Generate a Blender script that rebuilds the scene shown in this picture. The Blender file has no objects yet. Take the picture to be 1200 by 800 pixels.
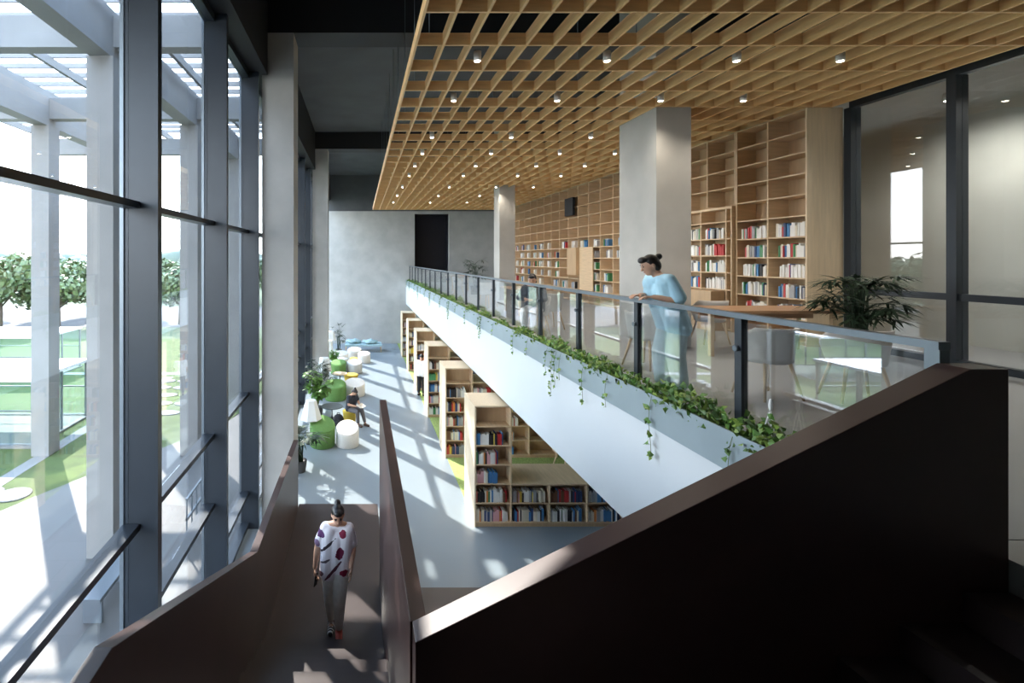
import bpy, math, random
from mathutils import Vector, Matrix, Euler
random.seed(7)
R = math.radians
scn = bpy.context.scene
COL = scn.collection
E = 5.6            # eye height above the lower floor
F = 567.0          # focal length in pixels of the 1200 px wide frame
BF = 4.034         # balcony floor level
SUNH = Vector((.59, -.807, 0)).normalized()
ELEV = R(41)

# ------------------------------------------------------------------ materials
def nodes_of(name):
    m = bpy.data.materials.new(name); m.use_nodes = True
    nt = m.node_tree
    return m, nt, nt.nodes['Principled BSDF']

def mat(name, col, rough=.5, metal=0., var=.0, scale=3., stretch=None, bump=0., spec=.5, detail=4., sss=0.):
    """plain procedural material: base colour, tonal variation by noise (optionally stretched), bump"""
    m, nt, b = nodes_of(name)
    b.inputs['Base Color'].default_value = (*col, 1)
    b.inputs['Roughness'].default_value = rough
    b.inputs['Metallic'].default_value = metal
    b.inputs['Specular IOR Level'].default_value = spec
    if var or bump:
        tc = nt.nodes.new('ShaderNodeTexCoord')
        mp = nt.nodes.new('ShaderNodeMapping')
        mp.inputs['Scale'].default_value = stretch or (1, 1, 1)
        nz = nt.nodes.new('ShaderNodeTexNoise')
        nz.inputs['Scale'].default_value = scale; nz.inputs['Detail'].default_value = detail
        nt.links.new(tc.outputs['Object'], mp.inputs[0]); nt.links.new(mp.outputs[0], nz.inputs['Vector'])
        if var:
            cr = nt.nodes.new('ShaderNodeValToRGB')
            cr.color_ramp.elements[0].position = .3; cr.color_ramp.elements[1].position = .7
            cr.color_ramp.elements[0].color = (*[c*(1-var) for c in col], 1)
            cr.color_ramp.elements[1].color = (*[min(1, c*(1+var)) for c in col], 1)
            nt.links.new(nz.outputs['Fac'], cr.inputs[0]); nt.links.new(cr.outputs[0], b.inputs['Base Color'])
        if bump:
            bp = nt.nodes.new('ShaderNodeBump'); bp.inputs['Strength'].default_value = bump
            bp.inputs['Distance'].default_value = .02
            nt.links.new(nz.outputs['Fac'], bp.inputs['Height']); nt.links.new(bp.outputs[0], b.inputs['Normal'])
    return m

def glassmat(name, tint, refl=1.0, ior=1.5):
    m = bpy.data.materials.new(name); m.use_nodes = True
    nt = m.node_tree; nt.nodes.clear()
    o = nt.nodes.new('ShaderNodeOutputMaterial'); mx = nt.nodes.new('ShaderNodeMixShader')
    t = nt.nodes.new('ShaderNodeBsdfTransparent'); g = nt.nodes.new('ShaderNodeBsdfGlossy')
    f = nt.nodes.new('ShaderNodeLayerWeight'); f.inputs['Blend'].default_value = .5
    pw = nt.nodes.new('ShaderNodeMath'); pw.operation = 'POWER'; pw.inputs[1].default_value = 5
    f0 = ((ior-1)/(ior+1))**2*refl
    mu = nt.nodes.new('ShaderNodeMath'); mu.operation = 'MULTIPLY_ADD'; mu.inputs[1].default_value = 1-f0; mu.inputs[2].default_value = f0
    t.inputs[0].default_value = (*tint, 1); g.inputs['Roughness'].default_value = .0
    g.inputs[0].default_value = (1, 1, 1, 1)
    nt.links.new(f.outputs['Facing'], pw.inputs[0]); nt.links.new(pw.outputs[0], mu.inputs[0]); nt.links.new(mu.outputs[0], mx.inputs[0])
    nt.links.new(t.outputs[0], mx.inputs[1]); nt.links.new(g.outputs[0], mx.inputs[2])
    nt.links.new(mx.outputs[0], o.inputs[0])
    return m

def tiles(name, c1, c2, mortar, sx, sy, msize=.004, rough=.6, off=.5):
    m, nt, b = nodes_of(name)
    tc = nt.nodes.new('ShaderNodeTexCoord'); br = nt.nodes.new('ShaderNodeTexBrick')
    br.inputs['Color1'].default_value = (*c1, 1); br.inputs['Color2'].default_value = (*c2, 1)
    br.inputs['Mortar'].default_value = (*mortar, 1); br.inputs['Scale'].default_value = 1
    br.inputs['Brick Width'].default_value = sx; br.inputs['Row Height'].default_value = sy
    br.inputs['Mortar Size'].default_value = msize; br.offset = off
    nt.links.new(tc.outputs['Object'], br.inputs['Vector']); nt.links.new(br.outputs['Color'], b.inputs['Base Color'])
    b.inputs['Roughness'].default_value = rough
    return m

def spotmat(name, base, spots, rough=.8):
    """cloth with printed blotches: spots = (centre, radius vector scale, colour)"""
    m, nt, b = nodes_of(name); b.inputs['Roughness'].default_value = rough
    tc = nt.nodes.new('ShaderNodeTexCoord'); last = None
    nz = nt.nodes.new('ShaderNodeTexNoise'); nz.inputs['Scale'].default_value = 18
    nt.links.new(tc.outputs['Object'], nz.inputs['Vector'])
    base_n = nt.nodes.new('ShaderNodeRGB'); base_n.outputs[0].default_value = (*base, 1); last = base_n.outputs[0]
    for c, rx, rz, ang, colr in spots:
        mp = nt.nodes.new('ShaderNodeMapping'); mp.vector_type = 'TEXTURE'
        mp.inputs['Location'].default_value = c; mp.inputs['Rotation'].default_value = (0, ang, 0)
        mp.inputs['Scale'].default_value = (rx, .5, rz)
        ln = nt.nodes.new('ShaderNodeVectorMath'); ln.operation = 'LENGTH'
        ad = nt.nodes.new('ShaderNodeMath'); ad.operation = 'ADD'
        lt = nt.nodes.new('ShaderNodeMath'); lt.operation = 'LESS_THAN'; lt.inputs[1].default_value = 1.45
        mx = nt.nodes.new('ShaderNodeMix'); mx.data_type = 'RGBA'
        nt.links.new(tc.outputs['Object'], mp.inputs[0]); nt.links.new(mp.outputs[0], ln.inputs[0])
        nt.links.new(ln.outputs['Value'], ad.inputs[0]); nt.links.new(nz.outputs['Fac'], ad.inputs[1])
        nt.links.new(ad.outputs[0], lt.inputs[0]); nt.links.new(lt.outputs[0], mx.inputs['Factor'])
        nt.links.new(last, mx.inputs['A']); mx.inputs['B'].default_value = (*colr, 1)
        last = mx.outputs['Result']
    nt.links.new(last, b.inputs['Base Color'])
    return m

def emat(name, col, strength):
    m, nt, b = nodes_of(name)
    b.inputs['Emission Color'].default_value = (*col, 1); b.inputs['Emission Strength'].default_value = strength
    b.inputs['Base Color'].default_value = (*col, 1)
    return m

def leafmat(name, col, var=.35):
    m = mat(name, col, .45, var=var, scale=9)
    return m

M = {}
M['floor'] = mat('pale resin floor', (.225, .265, .292), .33, var=.05, scale=.6)
M['bfloor'] = mat('grey balcony floor', (.30, .31, .325), .35, var=.06, scale=.8)
M['concrete'] = mat('fair faced concrete', (.43, .42, .398), .8, var=.10, scale=1.4, bump=.08, detail=8)
M['concrete_dark'] = mat('grey plaster', (.58, .60, .56), .8, var=.10, scale=.9, bump=.05, detail=8)
M['white'] = mat('white plaster', (.60, .64, .67), .7, var=.02, scale=1)
M['charcoal'] = mat('charcoal ceiling paint', (.085, .09, .098), .8, var=.15, scale=1)
M['black'] = mat('black paint', (.012, .013, .016), .6)
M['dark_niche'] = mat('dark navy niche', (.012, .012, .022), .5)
M['oak'] = mat('oak veneer', (.64, .475, .30), .5, var=.10, scale=4, stretch=(.6, .6, 6))
M['oak_board'] = mat('oak shelf veneer', (.62, .455, .285), .5, var=.09, scale=4, stretch=(5, .5, 5))
M['oak_light'] = mat('pale oak panel', (.66, .52, .35), .5, var=.07, scale=5, stretch=(5, 5, .4))
M['oak_back'] = mat('oak back panel', (.51, .355, .21), .55, var=.08, scale=4, stretch=(4, 4, .5))
M['lattice'] = mat('warm oak slat', (.94, .59, .28), .5, var=.10, scale=5, stretch=(.6, .6, 6))
M['steel'] = mat('dark slate steel', (.029, .037, .048), .35, metal=.25, var=.06, scale=3)
M['steel_rail'] = mat('blue grey rail steel', (.16, .19, .22), .35, metal=.5)
M['planter'] = mat('galvanised blue grey planter', (.30, .37, .41), .42, metal=.25, var=.08, scale=1.5)
M['soil'] = mat('potting soil', (.035, .024, .018), .95, var=.4, scale=30, bump=.5)
M['brown'] = mat('dark brown steel', (.050, .026, .024), .38, var=.18, scale=1.6, detail=6)
M['tread'] = mat('dark brown tread', (.048, .034, .034), .38, var=.12, scale=2, spec=.8)
M['carpet'] = mat('green carpet', (.30, .38, .11), .95, var=.35, scale=40, bump=.3)
M['fglass'] = glassmat('facade glass', (.985, .99, .99), 1.0, 1.45)
M['rglass'] = glassmat('balustrade glass', (.95, .965, .965), 3.2, 1.5)
M['pglass'] = glassmat('partition glass', (.95, .96, .96), 1.6, 1.5)
M['boxglass'] = glassmat('skylight glass', (.92, .97, .965), .6, 1.5)
M['paving'] = tiles('pale paving', (.070, .070, .069), (.064, .064, .063), (.046, .046, .045), 1.2, .6)
M['lawn'] = mat('lawn grass', (.048, .074, .012), .9, var=.22, scale=2.5, bump=.4, detail=10)
M['road'] = mat('pale road', (.075, .075, .08), .8, var=.05, scale=.3)
M['field'] = mat('far field', (.09, .115, .06), .95, var=.3, scale=.05)
M['stone'] = mat('pale stepping stone', (.17, .17, .163), .8, var=.06, scale=4)
M['ext_conc'] = mat('pale exterior concrete', (.22, .22, .217), .8, var=.08, scale=1.2)
M['white_steel'] = mat('white painted steel', (.72, .74, .76), .4)
M['lamp_white'] = mat('white enamel', (.8, .8, .8), .35)
M['shade'] = mat('white paper shade', (.82, .84, .82), .7)
M['fab_white'] = mat('off white fabric', (.75, .72, .66), .9, var=.05, scale=30)
M['fab_grey'] = mat('pale grey fabric', (.55, .55, .53), .9, var=.05, scale=30)
M['fab_green'] = mat('moss green fabric', (.13, .26, .07), .9, var=.10, scale=30)
M['fab_yellow'] = mat('mustard fabric', (.60, .43, .06), .9, var=.05, scale=30)
M['fab_chair'] = mat('pale grey chair shell', (.58, .56, .54), .7)
M['ash'] = mat('pale ash wood', (.62, .46, .29), .5, var=.07, scale=6, stretch=(4, 4, .5))
M['table_wood'] = mat('brown table wood', (.36, .21, .115), .4, var=.1, scale=4, stretch=(.5, 5, 5))
M['blue_cloth'] = mat('pale teal cloth', (.36, .50, .52), .85, var=.12, scale=6)
M['black_fab'] = mat('black fabric', (.012, .012, .015), .85)
M['dark_top'] = mat('dark slate tabletop', (.07, .085, .09), .3)
M['pot'] = mat('charcoal plant pot', (.06, .06, .06), .6)
M['ivy'] = leafmat('ivy leaf', (.075, .17, .030), .45)
M['ivy_l'] = leafmat('light ivy leaf', (.20, .30, .055), .35)
M['palm'] = leafmat('dark palm leaf', (.016, .040, .018), .35)
M['leaf'] = leafmat('bright houseplant leaf', (.11, .23, .045), .4)
M['tree'] = leafmat('tree foliage', (.085, .125, .045), .4)
M['treefar'] = leafmat('far tree foliage', (.09, .115, .08), .3)
M['bark'] = mat('bark', (.10, .075, .055), .9, var=.3, scale=8)
M['vine'] = mat('vine stem', (.12, .15, .05), .8)
M['skin'] = mat('skin', (.56, .33, .23), .5, spec=.3)
M['hair'] = mat('black hair', (.012, .010, .010), .4, var=.3, scale=40)
M['cloth_blue'] = mat('pale blue cotton', (.42, .66, .80), .85, var=.06, scale=12)
M['cloth_sky'] = mat('pale sky trousers', (.52, .66, .70), .85, var=.06, scale=12)
M['cloth_dark'] = mat('charcoal cotton', (.028, .032, .045), .85)
M['cloth_black'] = mat('black cotton', (.014, .014, .016), .85)
M['cloth_grey'] = mat('light grey trousers', (.74, .74, .71), .85, var=.08, scale=20)
M['cloth_mid'] = mat('grey brown trousers', (.13, .12, .125), .85)
M['cloth_white'] = mat('white shirt', (.80, .80, .80), .85)
M['shoe_coral'] = mat('coral shoe', (.72, .16, .13), .6)
M['shoe_stripe'] = tiles('striped sneaker', (.75, .74, .72), (.70, .70, .68), (.03, .03, .03), .4, .035, .010, .6)
M['shoe_brown'] = mat('brown shoe', (.10, .05, .03), .5)
M['white_plastic'] = mat('white plastic', (.8, .8, .8), .4)
M['eye'] = mat('dark eye', (.02, .015, .012), .3)
M['lip'] = mat('lip', (.42, .14, .12), .5)
M['lens'] = emat('downlight lens', (1, .88, .70), 14)
M['print'] = spotmat('white blouse with dark red print', (.90, .86, .91), [
    ((.115, 0, 1.29), .045, .05, 0, (.20, .01, .04)), ((-.155, 0, 1.28), .05, .055, 0, (.10, .03, .12)),
    ((.08, 0, 1.07), .05, .075, .3, (.16, .01, .05)), ((.125, 0, .83), .05, .05, 0, (.24, .01, .05)),
    ((-.07, 0, 1.15), .13, .018, -.75, (.03, .02, .03)), ((-.09, 0, .97), .07, .016, -.5, (.10, .08, .10)),
    ((.0, 0, .86), .17, .020, -.85, (.10, .02, .05)), ((-.16, 0, .80), .05, .03, -.6, (.10, .04, .06)),
    ((-.20, 0, 1.15), .04, .05, 0, (.28, .18, .30))])

BOOKC = {'white': (.76, .75, .72), 'cream': (.68, .62, .50), 'grey': (.36, .36, .37), 'black': (.02, .02, .024),
         'navy': (.03, .055, .15), 'blue': (.06, .20, .42), 'red': (.50, .035, .035), 'green': (.06, .24, .10),
         'yellow': (.68, .50, .07), 'orange': (.62, .22, .05), 'pink': (.66, .36, .38), 'brown': (.19, .09, .05)}
for k, c in BOOKC.items():
    M['book_' + k] = mat(k + ' book cover', c, .5)
M['pages'] = mat('paper pages', (.70, .66, .56), .9)

# ------------------------------------------------------------------ mesh builder
class MB:
    def __init__(s): s.v = []; s.f = []; s.mi = []; s.sm = []
    def add(s, vs, fs, mi=0, smooth=False):
        o = len(s.v); s.v += [tuple(v) for v in vs]
        for f in fs:
            s.f.append(tuple(i+o for i in f)); s.mi.append(mi); s.sm.append(smooth)
        return s
    def box(s, x0, y0, z0, x1, y1, z1, mi=0):
        x0, x1 = sorted((x0, x1)); y0, y1 = sorted((y0, y1)); z0, z1 = sorted((z0, z1))
        v = [(x, y, z) for z in (z0, z1) for y in (y0, y1) for x in (x0, x1)]
        return s.add(v, [(0, 2, 3, 1), (4, 5, 7, 6), (0, 1, 5, 4), (2, 6, 7, 3), (0, 4, 6, 2), (1, 3, 7, 5)], mi)
    def prism(s, poly, a, b, axis='y', mi=0):
        """extrude a 2-D outline along an axis; outline coords are the other two axes in order"""
        def P(p, t):
            if axis == 'y': return (p[0], t, p[1])
            if axis == 'x': return (t, p[0], p[1])
            return (p[0], p[1], t)
        n = len(poly); v = [P(p, a) for p in poly] + [P(p, b) for p in poly]
        fs = [tuple(range(n))[::-1], tuple(range(n, 2*n))] + [(i, (i+1) % n, n+(i+1) % n, n+i) for i in range(n)]
        return s.add(v, fs, mi)
    def tube(s, pts, r, n=8, mi=0, smooth=True, caps=True):
        pts = [Vector(p) for p in pts]; rs = r if isinstance(r, (list, tuple)) else [r]*len(pts)
        vs = []; fs = []
        for i, p in enumerate(pts):
            d = (pts[min(i+1, len(pts)-1)] - pts[max(i-1, 0)])
            d = d.normalized() if d.length > 1e-9 else Vector((0, 0, 1))
            a = d.orthogonal().normalized() if i == 0 else (pa - d*pa.dot(d)).normalized()
            pa = a; b = d.cross(a)
            for k in range(n):
                t = 2*math.pi*k/n; vs.append(p + (a*math.cos(t) + b*math.sin(t))*rs[i])
        for i in range(len(pts)-1):
            for k in range(n):
                fs.append((i*n+k, i*n+(k+1) % n, (i+1)*n+(k+1) % n, (i+1)*n+k))
        s.add(vs, fs, mi, smooth)
        if caps:
            o = len(s.v) - len(vs)
            s.f.append(tuple(o+k for k in range(n))[::-1]); s.mi.append(mi); s.sm.append(False)
            o2 = o + (len(pts)-1)*n
            s.f.append(tuple(o2+k for k in range(n))); s.mi.append(mi); s.sm.append(False)
        return s
    def cone(s, p0, r0, p1, r1, n=14):
        """round cone: closed capsule with two radii"""
        p0 = Vector(p0); p1 = Vector(p1); d = p1-p0; L = d.length
        d = d.normalized() if L > 1e-6 else Vector((0, 0, 1))
        pts = []; rs = []
        for k in range(5):
            a = math.pi/2*(1-k/4.); pts.append(p0 - d*r0*math.sin(a)); rs.append(max(r0*math.cos(a), r0*.03))
        for k in range(5):
            a = math.pi/2*k/4.; pts.append(p1 + d*r1*math.sin(a)); rs.append(max(r1*math.cos(a), r1*.03))
        return s.tube(pts, rs, n)
    def ell(s, c, rx, ry, rz, rot=None, n=18, mi=0):
        c = Vector(c); vs = []; fs = []; m = n//2
        rm = rot or Matrix.Identity(3)
        for j in range(m+1):
            th = math.pi*(j/m); th = min(max(th, .03), math.pi-.03)
            for i in range(n):
                ph = 2*math.pi*i/n
                vs.append(c + rm @ Vector((rx*math.sin(th)*math.cos(ph), ry*math.sin(th)*math.sin(ph), rz*math.cos(th))))
        for j in range(m):
            for i in range(n):
                fs.append((j*n+i, (j+1)*n+i, (j+1)*n+(i+1) % n, j*n+(i+1) % n))
        fs.append(tuple(range(n))); fs.append(tuple(m*n+i for i in range(n))[::-1])
        return s.add(vs, fs, mi, True)
    def lathe(s, prof, c=(0, 0, 0), n=24, mi=0, smooth=True):
        vs = []; fs = []
        for r, z in prof:
            for i in range(n):
                t = 2*math.pi*i/n; vs.append((c[0]+r*math.cos(t), c[1]+r*math.sin(t), c[2]+z))
        for j in range(len(prof)-1):
            for i in range(n):
                fs.append((j*n+i, j*n+(i+1) % n, (j+1)*n+(i+1) % n, (j+1)*n+i))
        s.add(vs, fs, mi, smooth)
        o = len(s.v)-len(vs)
        s.f.append(tuple(o+i for i in range(n))[::-1]); s.mi.append(mi); s.sm.append(False)
        s.f.append(tuple(o+(len(prof)-1)*n+i for i in range(n))); s.mi.append(mi); s.sm.append(False)
        return s
    def mesh(s, name, mats):
        me = bpy.data.meshes.new(name); me.from_pydata(s.v, [], s.f)
        for m in (mats if isinstance(mats, (list, tuple)) else [mats]): me.materials.append(m)
        me.polygons.foreach_set('material_index', s.mi); me.polygons.foreach_set('use_smooth', s.sm)
        me.update(); return me
    def build(s, name, mats, parent=None, loc=None, rotz=None):
        o = bpy.data.objects.new(name, s.mesh(name, mats)); COL.objects.link(o)
        if parent: o.parent = parent
        if loc is not None: o.location = loc
        if rotz is not None: o.rotation_euler = (0, 0, rotz)
        return o

def tag(o, label=None, cat=None, group=None, kind=None):
    if label: o['label'] = label
    if cat: o['category'] = cat
    if group: o['group'] = group
    if kind: o['kind'] = kind
    return o
def empty(name, loc=(0, 0, 0), rz=0):
    o = bpy.data.objects.new(name, None); COL.objects.link(o); o.location = loc; o.rotation_euler = (0, 0, rz)
    o.empty_display_size = .1
    return o
def children(o): return [c for c in bpy.data.objects if c.parent == o]
def copy_tree(o, kids=None, parent=None):
    c = o.copy(); COL.objects.link(c)
    if parent: c.parent = parent
    for ch in list(o.children): copy_tree(ch, None, c)
    return c
def B(name, x0, y0, z0, x1, y1, z1, m, parent=None):
    return MB().box(x0, y0, z0, x1, y1, z1).build(name, m, parent)
def S(name, mb, m, label, cat):
    return tag(mb.build(name, m), label, cat, kind='structure')
def bevel(o, w=.006, seg=2):
    md = o.modifiers.new('bevel', 'BEVEL'); md.width = w; md.segments = seg; md.limit_method = 'ANGLE'
    return o

ORD = ['zeroth', 'first', 'second', 'third', 'fourth', 'fifth', 'sixth', 'seventh', 'eighth', 'ninth', 'tenth', 'eleventh', 'twelfth',
       'thirteenth', 'fourteenth', 'fifteenth', 'sixteenth', 'seventeenth', 'eighteenth', 'nineteenth', 'twentieth',
       'twenty-first', 'twenty-second', 'twenty-third', 'twenty-fourth', 'twenty-fifth', 'twenty-sixth', 'twenty-seventh', 'twenty-eighth', 'twenty-ninth', 'thirtieth']

# ------------------------------------------------------------------ building shell
YB = 31.9
XG = 8.7           # partition glass plane on the right
S('floor', MB().box(-2.45, -4.5, -.2, 11.0, YB, 0), M['floor'], 'pale blue grey resin floor of the lower hall', 'floor')
S('floor_upper', MB().box(3.05, 2.7, 2.72, 11.0, YB, BF), M['bfloor'], 'grey floor slab of the upper reading gallery', 'floor')
S('trim_1', MB().box(3.03, 2.69, 2.61, 3.05, YB, 3.86).box(3.05, 2.69, 2.60, 3.20, YB, 2.72), M['white'],
  'smooth white fascia band along the gallery edge', 'fascia')
S('ceiling_lower', MB().box(3.2, 2.7, 2.66, 11.0, YB, 2.72), M['white'], 'white soffit under the upper gallery', 'ceiling')
S('floor_landing', MB().box(3.38, -4.5, 3.7, 11.0, 2.69, BF).box(-2.45, -4.5, 3.7, 3.38, .35, BF), M['bfloor'],
  'dark upper landing beside the stair head', 'floor')
S('wall_back', MB().box(-3, YB, -.2, 3.6, YB+.3, 8.73).box(5.86, YB, -.2, 11.0, YB+.3, 8.73).box(3.6, YB, -.2, 5.86, YB+.3, BF)
  .box(3.6, YB, 8.55, 5.86, YB+.3, 8.73), M['concrete'], 'grey concrete wall closing the far end of the hall', 'wall')
S('wall_niche', MB().box(3.5, YB+1.5, 3.9, 5.95, YB+1.6, 8.6).box(3.5, YB+.3, 3.9, 3.6, YB+1.5, 8.6).box(5.86, YB+.3, 3.9, 5.95, YB+1.5, 8.6)
  .box(3.5, YB+.3, 8.55, 5.95, YB+1.6, 8.65).box(3.5, YB+.3, 3.9, 5.95, YB+1.6, BF), M['dark_niche'],
  'dark navy doorway recess in the far concrete wall', 'wall')
S('wall_back_upper', MB().box(-3, YB, 8.73, 11.0, YB+.3, 11.2), M['charcoal'], 'charcoal band above the far concrete wall', 'wall')
S('wall_right', MB().box(11.0, -4.5, -.2, 11.2, YB, 11.2), M['concrete_dark'], 'grey plaster wall seen through the right glass partition', 'wall')
S('wall_front', MB().box(-2.6, -4.7, -.2, 11.2, -4.5, 11.2), M['concrete_dark'], 'wall behind the stair head', 'wall')
S('ceiling', MB().box(-2.6, -4.7, 11.1, 11.2, YB+.3, 11.4), M['charcoal'], 'charcoal painted concrete ceiling over the hall', 'ceiling')
S('ceiling_beam', MB().box(-2.0, 10.2, 10.36, 11.0, 10.9, 11.1), M['black'], 'black ceiling beam over the nearer facade column', 'beam')
S('ceiling_beam', MB().box(-2.0, 21.0, 10.36, 11.0, 21.7, 11.1), M['black'], 'black ceiling beam over the farther facade column', 'beam')
S('ceiling_beam', MB().box(-2.45, -4.5, 9.47, -1.95, YB, 11.1), M['black'], 'long black beam above the window wall', 'beam')
S('column', MB().box(-2.07, 10.2, 0, -1.40, 10.9, 10.36), M['concrete'], 'nearer square concrete column beside the window wall', 'column')
S('column', MB().box(-2.07, 21.0, 0, -1.40, 21.7, 10.36), M['concrete'], 'farther square concrete column beside the floor lamp', 'column')
S('column', MB().box(5.29, 8.64, BF, 5.91, 9.87, 11.1), M['concrete'], 'broad concrete pillar behind the woman in blue', 'column')
S('column', MB().box(5.27, 18.3, BF, 5.86, 19.05, 11.1), M['concrete'], 'slim far concrete pillar on the upper gallery', 'column')
S('wall_carpet_step', MB().box(2.44, 10.7, 0, 8.9, YB-.01, .012), M['carpet'], 'green carpet under the freestanding bookcases', 'carpet')['category'] = 'carpet'
bpy.data.objects['wall_carpet_step'].name = 'floor_carpet'

# ------------------------------------------------------------------ window wall (left facade)
GX = -2.42
posts = [2.5, 5.1, 7.7, 10.08, 13.0, 16.0, 18.6, 20.8, 23.3, 25.9, 28.5, 31.1]
tr_sets = {0: [.56, -2.8, -3.9, -5.5], 1: [.56, -2.8, -3.9, -5.5], 2: [.56, -2.8, -4.85, -5.5]}
win_label = {1: 'large nearest window bay overlooking the pale paving', 2: 'narrow second window bay showing the lawn strip',
             3: 'slim window bay just before the concrete column'}
for i in range(len(posts)-1):
    y0, y1 = posts[i], posts[i+1]
    w = empty('window_%d' % (i+1), (GX, (y0+y1)/2, 0))
    tag(w, win_label.get(i, 'tall steel framed window bay %s along the facade from the camera' % ORD[i+1]), 'window', kind='structure')
    o = Vector((GX, (y0+y1)/2, 0))
    def part(nm, x0, a, z0, x1, b, z1, m):
        return MB().box(x0-o.x, a-o.y, z0, x1-o.x, b-o.y, z1).build(nm, m, w)
    part('mullion', -2.46, y0-.05, 0, -2.11, y0+.05, 9.47, M['steel'])
    part('mullion_cap', -2.50, y0-.075, 0, -2.46, y0+.075, 9.6, M['steel_rail'])
    zs = tr_sets.get(i, [.56, -2.8, -3.8, -4.8, -5.5])
    for z in zs:
        part('transom', -2.47, y0+.051, E+z-.035, -2.30, y1-.051, E+z+.035, M['steel'])
    part('transom', -2.47, y0+.051, 9.35, -2.30, y1-.051, 9.47, M['steel'])
    zz = [9.35] + [E+z for z in zs]
    for a, b in zip(zz[:-1], zz[1:]):
        part('pane', GX-.006, y0+.05, b+.036, GX+.006, y1-.05, a-(.036 if a < 9 else 0), M['fglass'])

S('wall_left', MB().box(-2.6, -4.5, -.2, -2.3, 2.44, 11.1), M['concrete_dark'], 'solid wall left of the stair head before the windows start', 'wall')
# ------------------------------------------------------------------ staircase
st = empty('staircase', (0, 2.6, 0)); so = Vector((0, 2.6, 0))
tag(st, 'dark brown steel staircase with solid parapets turning around a middle landing', 'staircase')
def stp(nm, mb, m, lab=None):
    mb.v = [(x-so.x, y-so.y, z-so.z) for x, y, z in mb.v]
    o = mb.build(nm, m, st)
    if lab: o['label'] = lab
    return o
ML = E-3.07; LL = E-4.62
def step_box(x0, y0, x1, y1, top, th=.17): return MB().box(x0, y0, top-th, x1, y1, top)
# flight 1: climbs toward the camera from the lower landing
for k in range(1, 10):
    stp('step', step_box(-1.15, 5.68-.33*k, .27, 5.68-.33*(k-1), LL+.155*k, .30), M['tread'])
stp('landing', MB().box(-1.15, .36, ML-.25, .27, 5.68-.33*9, ML), M['tread'], 'middle landing')
stp('landing', MB().box(-1.15, 5.68, LL-.2, .33, 9.12, LL), M['tread'], 'lower landing')
for k in range(1, 6):
    stp('step', step_box(-1.15, 9.12+.3*(k-1), .33, 9.12+.3*k, LL-.163*k, .2), M['tread'])
# flight 2: climbs to the right behind the tall wall
for k in range(0, 9):
    x = 3.13-.325*k
    stp('step', step_box(x, .36, x+.325 if k else 3.375, 2.515, E-1.733-.167*k, .30), M['tread'])
T = .09
# left parapet
a = 1.15
z1, z2, z3 = E-1.57*a, E-2.86*a, E-2.93*a
prof = [(.36, z1), (F*a/290, z1), (F*a/120, z2), (9.0, z3), (9.0, LL-.25), (5.9, LL-.25), (2.4, ML-.3), (.36, ML-.3)]
bevel(stp('parapet', MB().prism(prof, -a-T, -a, 'x'), M['brown'], 'outer parapet by the windows'), .004)
# middle wall
bevel(stp('parapet', MB().box(.275, 2.67, .0, .37, 6.87, E-2.0), M['brown'], 'thin middle wall between the flights'), .004)
# tall diagonal wall
prof = [(.288, E-2.0), (3.18, E-.575), (3.38, E-.575), (3.38, .5), (.288, .5)]
bevel(stp('parapet', MB().prism(prof, 2.52, 2.67, 'y'), M['brown'], 'tall near black diagonal wall'), .004)
pl = MB().box(.38, 3.2, .0, 3.0, 8.2, .03).build('stair_base_plate', M['tread'])
tag(pl, 'dark brown floor plate beside the foot of the middle stair wall', 'floor plate')

# ------------------------------------------------------------------ balustrade, planter
ba = empty('glass_balustrade', (3.25, 2.56, BF)); bo = Vector((3.25, 2.56, BF))
tag(ba, 'glass balustrade with slate steel posts along the gallery edge', 'balustrade')
def bp(nm, mb, m):
    mb.v = [(x-bo.x, y-bo.y, z-bo.z) for x, y, z in mb.v]
    return mb.build(nm, m, ba)
RZ = E-.463
RY = [2.69] + [2.56+1.53*k for k in range(1, 20)]
bp('handrail', MB().box(3.215, 2.69, RZ-.045, 3.285, YB-.01, RZ), M['steel_rail'])
for k, y in enumerate(RY):
    p = bp('post', MB().box(3.222, y, BF+.16, 3.278, y+.075, RZ-.046), M['steel'])
    if k == 0: p.data.materials[0] = M['steel_rail']
    if k < 12:
        MB().tube([(3.19-bo.x, y+.037-bo.y, RZ-.30-bo.z), (3.222-bo.x, y+.037-bo.y, RZ-.30-bo.z)], .025, 12).build('clamp', M['steel_rail'], p)
    y1 = RY[k+1] if k+1 < len(RY) else YB-.02
    if y1-y > .2:
        bp('glass_panel', MB().box(3.244, y+.08, BF+.17, 3.256, y1-.005, RZ-.075), M['rglass'])
pt = empty('planter_trough', (3.1, 2.7, 3.86))
tag(pt, 'long blue grey metal planter trough hung on the gallery edge', 'planter')
q = MB().box(-.09, 0, 0, -.075, YB-2.72, .335).box(.135, 0, 0, .118, YB-2.72, .30).box(-.075, 0, 0, .118, YB-2.72, .02).box(-.075, 0, .02, .118, .015, .30)
q.build('trough', M['planter'], pt)
MB().box(-.075, .016, .02, .117, YB-2.73, .27).build('soil', M['soil'], pt)

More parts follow.
